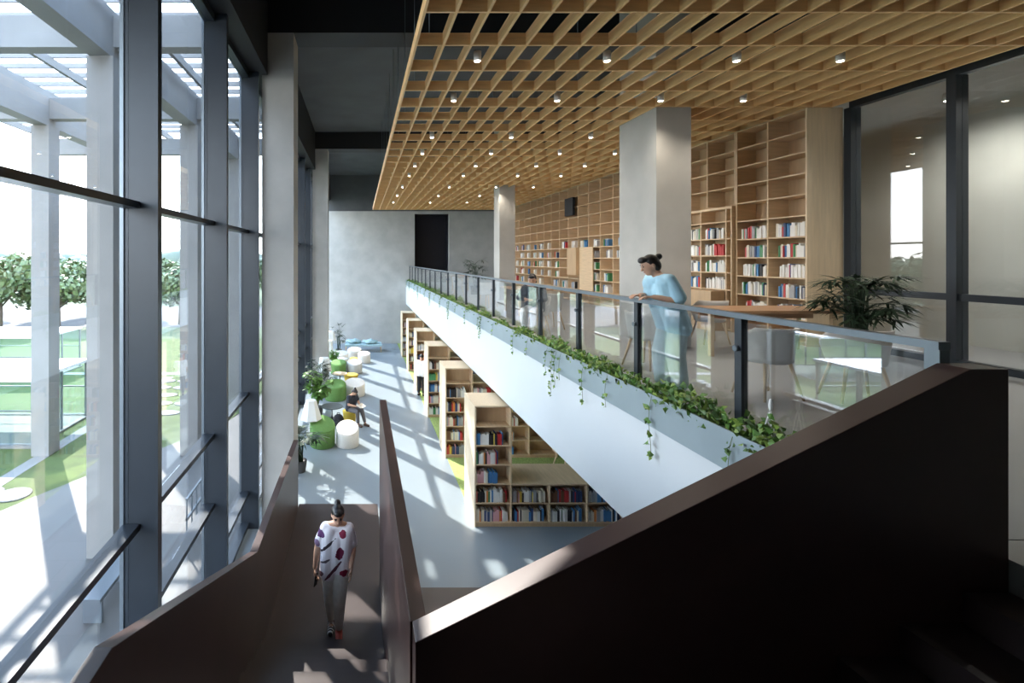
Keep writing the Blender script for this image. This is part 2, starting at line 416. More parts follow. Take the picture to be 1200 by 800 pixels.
# ------------------------------------------------------------------ slatted ceiling
lz = E+2.70
la = empty('slatted_ceiling', (.694, 1.99, lz)); lo = Vector((.694, 1.99, lz))
tag(la, 'suspended oak slat grid hung over the gallery', 'slatted ceiling')
NX, NY = 23, 31
dX, dY = .35, .826
H = .157; TH = .030
gap = [(5.29, 5.91, 8.64, 9.87), (5.27, 5.86, 18.3, 19.05)]
for i in range(NX):
    x = i*dX; X = lo.x+x
    mb = MB(); segs = [(0, (NY-1)*dY+TH)]
    for gx0, gx1, gy0, gy1 in gap:
        if gx0-.03 < X < gx1+.03:
            ns = []
            for s0, s1 in segs:
                if s0 < gy0-lo.y < s1: ns += [(s0, gy0-lo.y-.02), (gy1-lo.y+.02, s1)]
                else: ns.append((s0, s1))
            segs = ns
    for s0, s1 in segs: mb.box(x, s0, 0, x+TH, s1, H)
    mb.build('long_slat', M['lattice'], la)
for j in range(NY):
    y = j*dY; mb = MB(); Y = lo.y+y
    segs = [(0, (NX-1)*dX)]
    for gx0, gx1, gy0, gy1 in gap:
        if gy0-.03 < Y < gy1+.03: segs = [(0, gx0-lo.x-.02), (gx1-lo.x+.02, (NX-1)*dX)]
    for s0, s1 in segs: mb.box(s0, y, .001, s1, y+TH, H-.001)
    mb.build('cross_slat', M['lattice'], la)
for j in range(3, 22, 2):
    for x in (.18, 2.8):
        MB().tube([(x, j*dY, H), (x, j*dY, 11.1-lz)], .006, 5).build('suspension_wire', M['steel_rail'], la)

# downlights
can = MB().lathe([(.046, .0), (.05, .004), (.05, .13), (.0, .13)], n=20)
lens = MB().lathe([(.0, -.004), (.036, -.004), (.036, .0), (0, .0)], n=16)
can_m = can.mesh('downlight_can', M['lamp_white']); lens_m = lens.mesh('downlight_lens', M['lens'])
rows = [6.25, 8.25, 10.4, 12.2, 14.3, 16.0, 18.4, 20.8, 23.3]
colsx = [1.6, 3.35, 5.05, 6.5]
cn = ['leftmost', 'second', 'third', 'rightmost']
sp = bpy.data.lights.new('downlight_spot', 'SPOT'); sp.energy = 42; sp.color = (1, .89, .74); sp.spot_size = R(125); sp.spot_blend = 1.; sp.shadow_soft_size = .04
for r, y in enumerate(rows):
    for c, x in enumerate(colsx):
        xx = .694+TH/2+dX*(round((x-.694)/dX-.5)+.5); yy = 1.99+dY*(math.floor((y-1.99)/dY)+.5)
        e = empty('downlight', (xx, yy, lz-.035))
        tag(e, 'white cylinder downlight in the slat grid, %s of the %s row from the camera' % (cn[c], ORD[r+1]), 'downlight', 'white downlights in the slat grid')
        o = bpy.data.objects.new('can', can_m); COL.objects.link(o); o.parent = e
        o = bpy.data.objects.new('lens', lens_m); COL.objects.link(o); o.parent = e
        l = bpy.data.objects.new('downlight_spot', sp); COL.objects.link(l); l.location = (xx, yy, lz-.06)

fill_sp = sp.copy(); fill_sp.energy = 90; fill_sp.color = (1, .95, .87); fill_sp.spot_size = R(165)  # added fill spots to brighten the wall behind the partition; no fixture known there
for r, y in enumerate((8.2, 5.7, 3.0)):
    e = empty('downlight', (9.95, y, lz-.03))  # can, lens and rod are an invented housing for the fill spot
    tag(e, 'added fill downlight behind the right glass partition, %s from the camera' % ['third', 'second', 'first'][r], 'downlight', 'added fill downlights behind the partition')
    o = bpy.data.objects.new('can', can_m); COL.objects.link(o); o.parent = e
    o = bpy.data.objects.new('lens', lens_m); COL.objects.link(o); o.parent = e
    MB().tube([(0, 0, .13), (0, 0, 2.8+.03)], .008, 6).build('rod', M['steel_rail'], e)
    l = bpy.data.objects.new('downlight_spot', fill_sp); COL.objects.link(l); l.location = (9.95, y, lz-.06)
# ------------------------------------------------------------------ bookcases and books
books = []   # dict(pos, rot, w,h,d, colour, label)
PAL_MIX = ['white']*5 + ['cream']*3 + ['grey']*2 + ['black']*3 + ['navy']*2 + ['blue']*2 + ['red']*2 + ['green', 'yellow', 'orange', 'pink', 'brown']
PAL_PALE = ['white']*8 + ['cream']*2 + ['grey']*2 + ['blue']*2 + ['navy', 'black', 'red', 'green']
def run(origin, along, width, depth_dir, zmax, pal, where, fill=.8, start=0., big=1., seed=0):
    """fill a shelf bay: origin = left front bottom corner as seen; along = unit vector to the right; depth_dir = into the case"""
    rnd = random.Random(seed*7919+13)
    t = start; n = 0; along = Vector(along); dd = Vector(depth_dir)
    while t < width*fill:
        w = rnd.uniform(.020, .050)*big
        if t+w > width-.005: break
        h = min(zmax-.03, rnd.uniform(.19, .265)*min(big, 1.15)); d = rnd.uniform(.14, .19)
        n += 1; c = rnd.choice(pal)
        if t > start and rnd.random() < .35 and books: c = books[-1]['c']
        setb = rnd.uniform(.015, .045)
        p = Vector(origin) + along*(t+w/2) + dd*(setb+d/2)
        books.append(dict(p=p, along=along, w=w-.001, h=h, d=d, c=c, lab=(n, where), lean=0))
        t += w
    return n

def bay_case(root, o, x0, x1, y0, y1, z0, z1, cols, rowz, th=.03, mats=None, back=True):
    pass

def lower_case(k):
    yf = 10.1+3.48*k; dp = 1.0
    e = empty('freestanding_bookcase', (2.39, yf, 0))
    nm = ['nearest', 'second', 'third', 'fourth', 'fifth', 'farthest'][k]
    tag(e, ('tall and low stepped oak bookcase nearest the stairs' if k == 0 else '%s freestanding oak bookcase along the lower aisle, counted from the stairs' % nm) , 'bookcase', 'freestanding oak bookcases under the gallery')
    W = .79; t = .03
    xs = [0, .78, 1.57, 2.36, 3.16]
    tall = 2.53
    hi = [tall, .90, .90, .90] if k == 0 else [tall, 2.13, 2.13, 2.13]
    # left bay
    MB().box(0, 0, 0, .035, dp, tall).build('side_panel', M['oak_light'], e)
    MB().box(.035, 0, tall-.035, xs[1], dp, tall).build('top_panel', M['oak_light'], e)
    MB().box(xs[1]-.03, 0, .08, xs[1], dp, tall-.035).build('divider', M['oak'], e)
    MB().box(.035, .02, 0, xs[4], dp, .08).build('plinth', M['oak_back'], e)
    MB().box(.035, .34, .08, xs[1]-.03, .36, tall-.035).build('back_panel', M['oak_back'], e)
    MB().box(.035, .97, .08, xs[1]-.03, .99, tall-.035).build('back_panel', M['oak_back'], e)
    for r in range(6):
        z = .1+.4*r
        MB().box(.035, 0, z-.02, xs[1]-.03, .34, z).build('shelf_board', M['oak_board'], e)
    H2 = hi[1]
    MB().box(xs[1], 0, H2-.03, xs[4], dp, H2).build('bench_top' if k == 0 else 'top_panel', M['oak_board'], e)
    MB().box(xs[1], .34, .08, xs[4]-.03, .36, H2-.03).build('back_panel', M['oak_back'], e)
    MB().box(xs[1], .97, .08, xs[4]-.03, .99, H2-.03).build('back_panel', M['oak_back'], e)
    for c in (2, 3):
        MB().box(xs[c]-.015, 0, .08, xs[c]+.015, .34, H2-.03).build('divider', M['oak'], e)
    MB().box(xs[4]-.03, 0, .08, xs[4], dp, H2-.03).build('side_panel', M['oak'], e)
    nr = 2 if k == 0 else 5
    for r in range(nr):
        z = .1+.4*r
        MB().box(xs[1], 0, z-.02, xs[4]-.03, .34, z).build('shelf_board', M['oak_board'], e)
    # books
    X0 = 2.39; rn = ['bottom', 'second lowest', 'third lowest', 'fourth lowest', 'fifth lowest']
    fills = [.92, .88, .62, .62, .80]
    case = '%s freestanding bookcase' % nm
    for r in range(5):
        run((X0+.04, yf, .1+.4*r), (1, 0, 0), .70, (0, 1, 0), .36, PAL_MIX, (rn[r]+' shelf', 'tall bay', case), fills[r] if k == 0 else random.uniform(.55, .95), seed=k*100+r)
    for c in (1, 2, 3):
        for r in range(nr if k < 3 else 0):
            if k > 0 and c == 3: continue
            run((X0+xs[c]+.03, yf, .1+.4*r), (1, 0, 0), .72, (0, 1, 0), .36, PAL_MIX, (rn[r]+' shelf', ['', 'second bay', 'third bay', 'fourth bay'][c], case),
                .9 if k == 0 else random.uniform(.4, .9), seed=k*100+c*10+r+5)
for k in range(6): lower_case(k)

# wall bookcase on the gallery (faces -X)
WX = 7.97
def wall_case(name, label, y0, ncol, wcol, end_panel, zb=0, k0=-5):
    L = ncol*wcol
    e = empty(name, (WX, y0, BF)); tag(e, label, 'bookcase', 'tall oak bookcases along the gallery wall')
    top = E+2.69-BF
    MB().box(.40, 0, zb, .43, L, top).build('back_panel', M['oak_back'], e)
    for c in range(ncol+1):
        y = min(c*wcol, L-.03)
        if c == 0 and end_panel: continue
        MB().box(0, y-.0, zb, .40, y+.03, top).build('divider', M['oak'], e)
    if end_panel:
        MB().box(-.02, -.03, 0, .62, 0, top).build('end_panel', M['oak_light'], e)
    for k in range(k0, 7):
        z = E+.41+.38*k-BF
        MB().box(.004, .001, z-.025, .40, L-.001, z).build('shelf_board', M['oak_board'], e)
    if not zb: MB().box(.02, .0, 0, .40, L, .05).build('plinth', M['oak_back'], e)
    return e
wall_case('wall_bookcase', 'tall oak wall bookcase with pale end panel beside the right glass partition', 8.64, 2, .81, True)
wall_case('wall_bookcase', 'upper oak shelving above the lower projecting bookcase behind the pillar', 10.275, 4, .82, False, 2.735, 3)
wall_case('wall_bookcase', 'long oak wall bookcase beyond the broad pillar with sparse pale books', 13.60, 14, .82, False)
# projecting lower unit
pe = empty('projecting_bookcase', (7.90, 10.285, BF)); tag(pe, 'lower oak bookcase projecting in front of the tall wall shelving behind the pillar', 'bookcase')
ptop = 2.69; PL = 3.27
MB().box(0, 0, ptop-.05, .36, PL, ptop).build('top_panel', M['oak'], pe)
MB().box(0, 0, 0, .36, .03, ptop-.05).build('end_panel', M['oak'], pe)
MB().box(0, PL-.03, 0, .36, PL, ptop-.05).build('end_panel', M['oak'], pe)
MB().box(.33, .03, 0, .36, PL-.03, ptop-.05).build('back_panel', M['oak_back'], pe)
for y in (.165, .94, 1.72, 2.5): MB().box(0, y-.015, 0, .33, y+.015, ptop-.05).build('divider', M['oak'], pe)
pz = [.05, .46, .90, 1.27, 1.64, 2.01, 2.38]
for z in pz: MB().box(.003, .03, z-.025, .33, PL-.03, z).build('shelf_board', M['oak_board'], pe)
MB().box(-.30, .20, 0, -.005, .90, .86).build('cupboard', M['oak_back'], pe)
rnm = {-5: 'lowest', -4: 'second lowest', -3: 'third lowest', -2: 'fourth lowest', -1: 'fifth lowest', 0: 'sixth lowest'}
for c in range(2):
    yl = 8.64+(c+1)*.82
    for k in range(-4, 1):
        run((WX, yl-.005-.0, E+.41+.38*k), (0, -1, 0), .77, (1, 0, 0), .34, PAL_PALE, (rnm[k]+' shelf', ['nearest bay', 'second bay'][c], 'tall wall bookcase'), 1., start=.12+random.random()*.12, seed=900+c*10+k)
for c, (ya, yb) in enumerate(((.185, .92), (.96, 1.70))):
    for i, z in enumerate(pz[1:6]):
        if i == 0 and c == 0: continue
        run((7.90, 10.285+yb, BF+z), (0, -1, 0), yb-ya, (1, 0, 0), .34, PAL_PALE, (ORD[i+2]+' shelf up', ['near bay', 'far bay'][c], 'projecting bookcase'), .9, start=.08, seed=950+c*10+i)
for c in range(5, 19):
    yl = 13.60+(c-4)*.82
    for k in range(-4, 1):
        rr = random.Random(c*31+k)
        if 9 <= c <= 11 and k < 0 and k > -4: continue
        if rr.random() < .12: continue
        run((WX, yl-.03, E+.41+.38*k), (0, -1, 0), .74, (1, 0, 0), .34, PAL_PALE, (rnm[k]+' shelf', '%s bay' % ORD[c-3], 'long wall bookcase'), rr.uniform(.5, .75), start=rr.uniform(.1, .35), seed=1000+c*10+k)

# sort by size in the picture; the largest 300 are individual books
def book_mesh(c):
    mb = MB()
    # cover: spine and two boards, page block inside; unit size, spine toward -Y
    mb.box(-.5, -.5, 0, .5, -.42, 1).box(-.5, -.42, 0, -.40, .5, 1).box(.40, -.42, 0, .5, .5, 1)
    mb.box(-.40, -.42, .02, .40, .46, .97, 1)
    return mb.mesh('book', [M['book_'+c], M['pages']])
bm = {c: book_mesh(c) for c in BOOKC}
books.sort(key=lambda b: -(b['w']*b['h'])/b['p'].y**2)
from collections import Counter
rest = MB(); cl = list(BOOKC)
for i, b in enumerate(books):
    rot = 0 if abs(b['along'].x) > .5 else -math.pi/2
    n, (row, bay, case) = b['lab']
    if i < 300:
        o = bpy.data.objects.new('book', bm[b['c']]); COL.objects.link(o)
        o.location = b['p']; o.scale = (b['w'], b['d'], b['h']); o.rotation_euler = (0, 0, rot)
        sz = 'thick' if b['w'] > .038 else ('slim' if b['w'] < .027 else 'medium')
        tag(o, '%s %s book, %s from left, %s, %s of %s' % (sz, b['c'], ORD[n], row, bay, case), 'book', 'books standing on the oak shelves')
    else:
        x, y, z = b['p']; hw, hd = (b['w']/2, b['d']/2) if rot == 0 else (b['d']/2, b['w']/2)
        rest.box(x-hw, y-hd, z, x+hw, y+hd, z+b['h'], cl.index(b['c']))
tag(rest.build('books', [M['book_'+c] for c in cl]), 'smaller and farther books filling the remaining oak shelves', 'books', kind='stuff')

# panel door and black box on the far shelving
cp = empty('shelf_cupboard', (7.925, 16.5, E-1.15)); tag(cp, 'plain oak cupboard box set into the long wall shelving', 'cupboard')
MB().box(0, 0, 0, .04, 1.0, 1.55).build('door', M['oak'], cp); MB().box(-.12, 1.0, 0.55, .04, 1.75, 1.55).build('door', M['oak_back'], cp)
tag(MB().box(7.86, 17.9, E+1.62, 7.95, 18.6, E+2.28).build('wall_panel_screen', M['black']), 'black rectangular panel mounted high on the long wall shelving', 'panel')

# ------------------------------------------------------------------ right glass partition
pg = empty('window_20', (XG, 0, BF)); tag(pg, 'slate framed glass partition on the right of the gallery', 'partition', kind='structure')
def pgp(nm, y0, z0, y1, z1, m, dx=.06):
    return MB().box(-dx, y0, z0, dx, y1, z1).build(nm, m, pg)
top = E+2.66-BF; tz = E-.56-BF
ys = [8.55, 7.05, 4.35, 1.65, -1.05, -4.4]
pgp('head_frame', ys[-1], top, ys[0], top+.16, M['steel'])
pgp('sill_frame', ys[-1], 0, ys[0], .10, M['steel'])
for i, y in enumerate(ys): pgp('mullion', y-.06, .10, y+.06, top, M['steel'], .09)
for a_, b_ in zip(ys[:-1], ys[1:]):
    pgp('transom', b_+.06, tz-.05, a_-.06, tz+.05, M['steel'])
    MB().box(-.006, b_+.06, .10, .006, a_-.06, tz-.05).build('pane', M['pglass'], pg)
    MB().box(-.006, b_+.06, tz+.05, .006, a_-.06, top).build('pane', M['pglass'], pg)

# ------------------------------------------------------------------ furniture, lower hall
def pouf(loc, r, hf, hb, m, label, rz=0, group='round poufs in the lower lounge'):
    e = empty('pouf', loc, rz); tag(e, label, 'pouf', group)
    h = (hf+hb)/2; k = (hb-hf)/2
    b = MB().lathe([(r*.95, 0), (r, .03), (r, h-.05), (r*.985, h-.02)], n=32)
    b.v = [(x, y, z + (k*y/r if z > .1 else 0)) for x, y, z in b.v]; b.build('body', m, e)
    t = MB().lathe([(r*.985, h-.019), (r*.95, h-.003), (r*.86, h+.008), (r*.5, h+.014), (r*.05, h+.016)], n=32)
    t.v = [(x, y, z + k*y/r) for x, y, z in t.v]; t.build('seat_top', m, e)
    return e
pouf((-.38, 14.55, 0), .345, .40, .66, M['fab_white'], 'white slanted pouf in sunlight nearest the stairs')
pouf((-1.13, 14.55, 0), .38, .50, .80, M['fab_green'], 'green slanted pouf nearest the stairs, under the first lamp', .35)
pouf((-.98, 19.3, 0), .42, .52, .72, M['fab_green'], 'green slanted pouf behind the seated reader')
pouf((-.22, 19.9, 0), .42, .42, .62, M['fab_white'], 'white slanted pouf just behind the seated reader')
pouf((-1.05, 23.6, 0), .38, .48, .64, M['fab_green'], 'green pouf farthest back, beside the middle lamp')
pouf((-.28, 23.8, 0), .38, .44, .60, M['fab_grey'], 'grey white pouf beside the farthest green pouf')
pouf((.22, 26.2, 0), .34, .42, .55, M['fab_white'], 'cream pouf nearest the far daybed, out on the aisle')
pouf((-.32, 27.6, 0), .40, .38, .50, M['fab_white'], 'white pouf in front of the daybed, left of the cream one')
pouf((-1.05, 26.6, 0), .42, .36, .50, M['fab_white'], 'white pouf by the far concrete column and plant')
pouf((-.32, 25.2, 0), .22, .42, .44, M['fab_yellow'], 'small pale yellow stool between the far poufs', group=None)
def stool(loc, r, h, m, label):
    e = empty('stool', loc); tag(e, label, 'stool')
    MB().lathe([(r*.8, 0), (r*.85, .02), (r*.95, h*.8), (r, h-.05), (r*.99, h-.045)], n=28).build('base', m, e)
    MB().lathe([(r, h-.044), (r*1.01, h-.02), (r*.9, h), (r*.05, h+.005)], n=28).build('seat', m, e)
stool((-.36, 16.55, 0), .24, .43, M['fab_yellow'], 'mustard stool under the seated reader')
stool((-.42, 22.3, 0), .34, .28, M['fab_yellow'], 'low mustard stool behind the middle white pouf')
def round_table(loc, r, h, m, label):
    e = empty('side_table', loc); tag(e, label, 'table')
    MB().lathe([(r*.97, h-.03), (r, h-.022), (r, h-.005), (r*.98, h)], n=32).build('tabletop', m, e)
    MB().lathe([(.02, .02), (.02, h-.031)], n=12).build('stem', M['black'], e)
    MB().lathe([(r*.55, 0), (r*.55, .012), (.03, .02)], n=28).build('base', M['black'], e)
round_table((-.98, 16.9, 0), .38, .46, M['dark_top'], 'round dark side table beside the black backpack')
round_table((-.92, 21.9, 0), .34, .42, M['ash'], 'round wooden side table between the two farther green poufs')
round_table((-1.0, 25.2, 0), .36, .40, M['lamp_white'], 'round white side table near the farthest green pouf')
# daybed
e = empty('daybed', (.15, 29.4, 0)); tag(e, 'pale teal low daybed against the far concrete wall', 'daybed')
MB().box(-1.05, -.5, .36, 1.15, .55, .46).build('seat', M['blue_cloth'], e)
for x in (-1.0, 1.10):
    for y in (-.45, .50): MB().tube([(x, y, 0), (x, y, .36)], .025, 8).build('leg', M['ash'], e)
for j, (x, y, lab) in enumerate(((-.55, 29.5, 'crumpled pale cushion on the left of the far daybed'), (.45, 29.35, 'crumpled pale cushion on the right of the far daybed'))):
    c = MB().ell((0, 0, .12), .46, .36, .13, n=20)
    rr = random.Random(j); c.v = [(x_*(1+.12*math.sin(9*y_)), y_, max(0, z_+.03*math.sin(14*x_+j))) for x_, y_, z_ in c.v]
    tag(c.build('cushion', M['blue_cloth'], loc=(.15+x, y, .462)), lab, 'cushion')
# floor lamps
def lamp(loc, zb, zt, rb, rt, label):
    e = empty('floor_lamp', loc); tag(e, label, 'lamp')
    s = MB().lathe([(rb, zb), (rt, zt), (rt*.93, zt+.01)], n=7, smooth=False); s.build('lamp_shade', M['shade'], e)
    MB().lathe([(.012, .02), (.012, zb+.05)], n=10).build('pole', M['black'], e)
    MB().lathe([(.16, 0), (.16, .015), (.02, .025)], n=24).build('base', M['black'], e)
lamp((-1.50, 14.7, 0), .74, 1.30, .335, .17, 'white faceted floor lamp nearest the stairs')
lamp((-1.52, 20.45, 0), .86, 1.41, .33, .21, 'white tapered floor lamp in front of the farther column')
lamp((-1.65, 27.0, 0), 1.05, 1.55, .33, .2, 'white floor lamp with raised shade by the far wall')
lamp((-1.62, 25.6, 0), .66, 1.26, .21, .15, 'narrow white floor lamp just below the farthest shade')
# backpack
e = tag(empty('backpack', (-.72, 16.1, 0)), 'black backpack on the floor beside the mustard stool', 'bag')
MB().ell((0, 0, .22), .19, .13, .22).build('body', M['black_fab'], e)
MB().ell((0, -.13, .15), .13, .05, .11).build('pocket', M['black_fab'], e)
MB().tube([(-.05, 0, .42), (-.04, 0, .48), (.04, 0, .48), (.05, 0, .42)], .012, 6).build('handle', M['black_fab'], e)

# ------------------------------------------------------------------ gallery furniture
def chair_proto():
    e = empty('shell_chair'); mb = MB(); n = 22; vs = []; fs = []
    for j in range(9):
        t = j/8
        for i in range(n+1):
            a_ = R(-118+236*i/n); w = .5+.5*math.cos(a_)
            top = .60+.20*min(1, max(0, (w-.25)/.45))
            z = .42+(top-.42)*t; r = .235+.055*t
            vs.append((r*1.0*math.sin(a_), r*.92*math.cos(a_), z))
    for j in range(8):
        for i in range(n): fs.append((j*(n+1)+i, j*(n+1)+i+1, (j+1)*(n+1)+i+1, (j+1)*(n+1)+i))
    mb.add(vs, fs, 0, True); o = mb.build('shell', M['fab_chair'], e)
    sd = o.modifiers.new('thick', 'SOLIDIFY'); sd.thickness = .022; sd.offset = 0
    MB().lathe([(.20, .40), (.228, .42), (.228, .455), (.20, .475), (.02, .48)], n=28).build('seat', M['fab_chair'], e)
    for x in (-1, 1):
        for y in (-1, 1):
            MB().tube([(x*.15, y*.13, .41), (x*.235, y*.21, 0)], [.02, .012], 10).build('leg', M['ash'], e)
    return e
ch = chair_proto()
chairs = [((4.62, 5.5, BF), 3.24, 'pale grey shell chair just right of the nearest balustrade post, back turned'),
          ((5.48, 5.35, BF), 2.85, 'pale grey shell chair in front of the dark palm'),
          ((4.25, 10.85, BF), 3.3, 'pale grey shell chair left of the broad pillar behind the balustrade'),
          ((3.62, 9.98, BF), -R(38), 'shell chair under the person sitting behind the far balustrade'),
          ((4.15, 7.0, BF), 1.9, 'grey shell chair behind the glass beside the woman in blue'),
          ((6.5, 9.0, BF), 3.1, 'shell chair tucked at the far side of the long table'),
          ((4.6, 12.6, BF), .6, 'shell chair on the gallery beyond the broad pillar'),
          ((4.1, 15.6, BF), 2.2, 'shell chair on the gallery near the slim far pillar'),
          ((4.2, 20.6, BF), 1.4, 'far shell chair past the slim pillar'),
          ((5.5, 12.95, .012), .4, 'shell chair on the green carpet between the nearest bookcases')]
for i, (l, rz, lab) in enumerate(chairs):
    o = ch if i == 0 else copy_tree(ch)
    o.location = l; o.rotation_euler = (0, 0, rz); tag(o, lab, 'chair', 'grey shell chairs')
def long_table(loc, w, d, h, label):
    e = empty('long_table', loc); tag(e, label, 'table')
    bevel(MB().box(-w/2, -d/2, h-.05, w/2, d/2, h).build('tabletop', M['table_wood'], e), .005)
    for x in (-w/2+.12, w/2-.12):
        for y in (-d/2+.1, d/2-.1): MB().box(x-.03, y-.03, 0, x+.03, y+.03, h-.05).build('leg', M['ash'], e)
    MB().box(-w/2+.15, -.02, h-.17, w/2-.15, .02, h-.05).build('apron', M['table_wood'], e)
long_table((6.62, 8.1, BF), 2.2, .85, .74, 'long brown wooden table in front of the tall wall bookcase')
long_table((4.75, 13.9, BF), 1.0, 1.5, .74, 'brown wooden table beyond the broad pillar')
long_table((4.9, 24.4, BF), 1.0, 1.6, .74, 'brown wooden table past the slim far pillar')

# ------------------------------------------------------------------ plants
def blade(mb, p, d, L, w, droop, mi=0, nrm=None):
    """narrow leaf of three segments bending down"""
    p = Vector(p); d = Vector(d).normalized(); s = d.cross(Vector((0, 0, 1)))
    s = s.normalized() if s.length > 1e-3 else Vector((1, 0, 0))
    pts = []; c = p.copy(); dd = d.copy()
    for k in range(4):
        pts.append(c.copy()); dd = (dd + Vector((0, 0, -droop))).normalized(); c = c + dd*L/3
    ws = [w*.35, w*.5, w*.4, .001]
    vs = []
    for q_, ww in zip(pts, ws): vs += [q_-s*ww, q_+s*ww+Vector((0, 0, .0))]
    mb.add(vs, [(0, 1, 3, 2), (2, 3, 5, 4), (4, 5, 7, 6)], mi)
def palm(name, loc, n, h, spread, leafL, label, potr=.17, poth=.32, leafm='palm', w=.035, seed=1):
    rr = random.Random(seed); e = empty(name, loc); tag(e, label, 'plant')
    MB().lathe([(potr*.75, 0), (potr*.8, .01), (potr, poth-.02), (potr*.98, poth), (potr*.88, poth), (potr*.86, poth-.04), (.01, poth-.04)], n=28).build('pot', M['pot'], e)
    fol = MB(); stm = MB()
    for i in range(n):
        a_ = rr.uniform(0, 2*math.pi); q_ = (i+.5)/n
        base = Vector((rr.uniform(-.4, .4)*potr, rr.uniform(-.4, .4)*potr, poth-.05))
        hh = poth + (h-poth)*rr.uniform(.35, .95)
        kn = base + Vector((math.cos(a_)*.06, math.sin(a_)*.06, hh-poth))
        out = rr.uniform(.35, 1)*spread
        tip = kn + Vector((math.cos(a_)*out*.55, math.sin(a_)*out*.55, rr.uniform(.0, .22)*h*.5))
        stm.tube([base, base.lerp(kn, .6)+Vector((0, 0, .03)), kn, kn.lerp(tip, .5)+Vector((0, 0, .03)), tip], [.009, .008, .006, .004, .003], 5)
        d0 = (tip-kn).normalized()
        for k in range(9):
            an = R(-80+160*k/8); side = Vector((-math.sin(a_), math.cos(a_), 0))
            d = d0*math.cos(an) + side*math.sin(an) + Vector((0, 0, rr.uniform(-.15, .25)))
            blade(fol, tip, d, leafL*rr.uniform(.75, 1.1)*(1-.25*abs(math.sin(an))), w, rr.uniform(.12, .3))
    stm.build('stem', M[leafm], e); fol.build('foliage', M[leafm], e)
    return e
palm('potted_palm', (7.35, 7.15, BF), 80, 1.32, .72, .40, 'dark fan palm on the gallery beside the right glass partition', .2, .35, seed=4)
palm('potted_palm', (-1.58, 12.75, 0), 26, 1.15, .62, .52, 'dark drooping palm hugging the nearer column behind the stair parapet', .18, .3, w=.04, seed=8)
palm('potted_palm', (-1.66, 19.9, 0), 30, 1.35, .65, .45, 'dark palm between the window wall and the middle lamp', .2, .34, seed=9)
palm('potted_palm', (-1.25, 28.4, 0), 20, 1.75, .45, .40, 'small dark palm behind the farthest lamp', .18, .3, seed=10)
palm('potted_palm', (5.05, 21.3, BF), 24, 1.55, .6, .5, 'dark palm on the gallery beside the slim far pillar', .2, .35, seed=12)
def leafy(name, loc, h, rad, n, L, label, seed=3):
    rr = random.Random(seed); e = empty(name, loc); tag(e, label, 'plant')
    MB().lathe([(.15, 0), (.16, .01), (.2, .30), (.19, .32), (.17, .32), (.01, .28)], n=24).build('pot', M['pot'], e)
    fol = MB(); stm = MB()
    for i in range(16):
        a_ = rr.uniform(0, 6.28); t = Vector((math.cos(a_)*rad*rr.uniform(.2, .9), math.sin(a_)*rad*rr.uniform(.2, .9), h*rr.uniform(.6, 1)))
        pts = [Vector((0, 0, .28)), Vector((t.x*.2, t.y*.2, t.z*.55+.1)), Vector((t.x*.6, t.y*.6, t.z*.85)), t]
        stm.tube(pts, [.012, .009, .006, .003], 5)
        for k in range(n):
            u = rr.uniform(.3, 1)*3; j = min(2, int(u)); p = pts[j].lerp(pts[j+1], u-j)
            d = Vector((rr.gauss(0, 1), rr.gauss(0, 1), rr.uniform(-.4, .7)))
            blade(fol, p, d, L*rr.uniform(.7, 1.2), L*.42, rr.uniform(.1, .4))
    stm.build('stem', M['vine'], e); fol.build('foliage', M['leaf'], e)
leafy('potted_plant', (-1.52, 17.3, 0), 1.55, .75, 26, .24, 'bright green leafy pot plant behind the nearest lamp')
leafy('potted_plant', (-1.35, 24.6, 0), .95, .4, 16, .2, 'small leafy pot plant among the farther poufs', 5)

LEAF = [(0, 0), (.52, .18), (.34, .5), (0, 1), (-.34, .5), (-.52, .18)]
def ivyleaf(mb, p, L, rr, out=None, mi=0):
    d = Vector((rr.gauss(0, 1), rr.gauss(0, 1), rr.gauss(-.2, .8))).normalized() if out is None else Vector(out).normalized()
    n = Vector((rr.gauss(-.5, .6), rr.gauss(-.6, .6), rr.gauss(.9, .4))).normalized()
    s = d.cross(n); s = s.normalized() if s.length > 1e-3 else Vector((1, 0, 0)); n = s.cross(d)
    vs = [Vector(p) + d*y*L + s*x*L + n*(-.18*L*abs(x)*2) for x, y in LEAF]
    mb.add(vs, [(0, 1, 2, 3), (0, 3, 4, 5)], mi)
def ivy_bush(rr, rx, ry, rz, n, L, trails):
    mb = MB(); vn = MB()
    for i in range(n):
        a_ = rr.uniform(0, 6.28); t = rr.random()**.5; z = rr.random()
        ivyleaf(mb, (rx*t*math.cos(a_), ry*t*math.sin(a_), rz*(1-t*t*.6)*z), L*rr.uniform(.6, 1.15), rr, mi=0 if rr.random() < .65 else 1)
    for k in range(trails):
        y = rr.uniform(-ry, ry)*.8; ln = rr.uniform(.15, .6); x0 = -.12
        pts = [Vector((0, y*.8, .03)), Vector((x0+.02, y, .07)), Vector((x0-.015, y, -.03))]
        m_ = max(2, int(ln/.08))
        for j in range(1, m_+1): pts.append(Vector((x0-.02-rr.uniform(0, .015), y+rr.uniform(-.03, .03)*j*.5, -.03-ln*j/m_)))
        vn.tube(pts, .003, 4)
        for j in range(2, len(pts)):
            for w_ in range(3): ivyleaf(mb, pts[j]+Vector((-.012, rr.uniform(-.03, .03), rr.uniform(-.03, .03))), L*rr.uniform(.5, .95), rr, (rr.gauss(-.4, .3), rr.gauss(0, .6), rr.gauss(-.6, .4)), 1 if rr.random() < .35 else 0)
    return mb, vn
protos = []
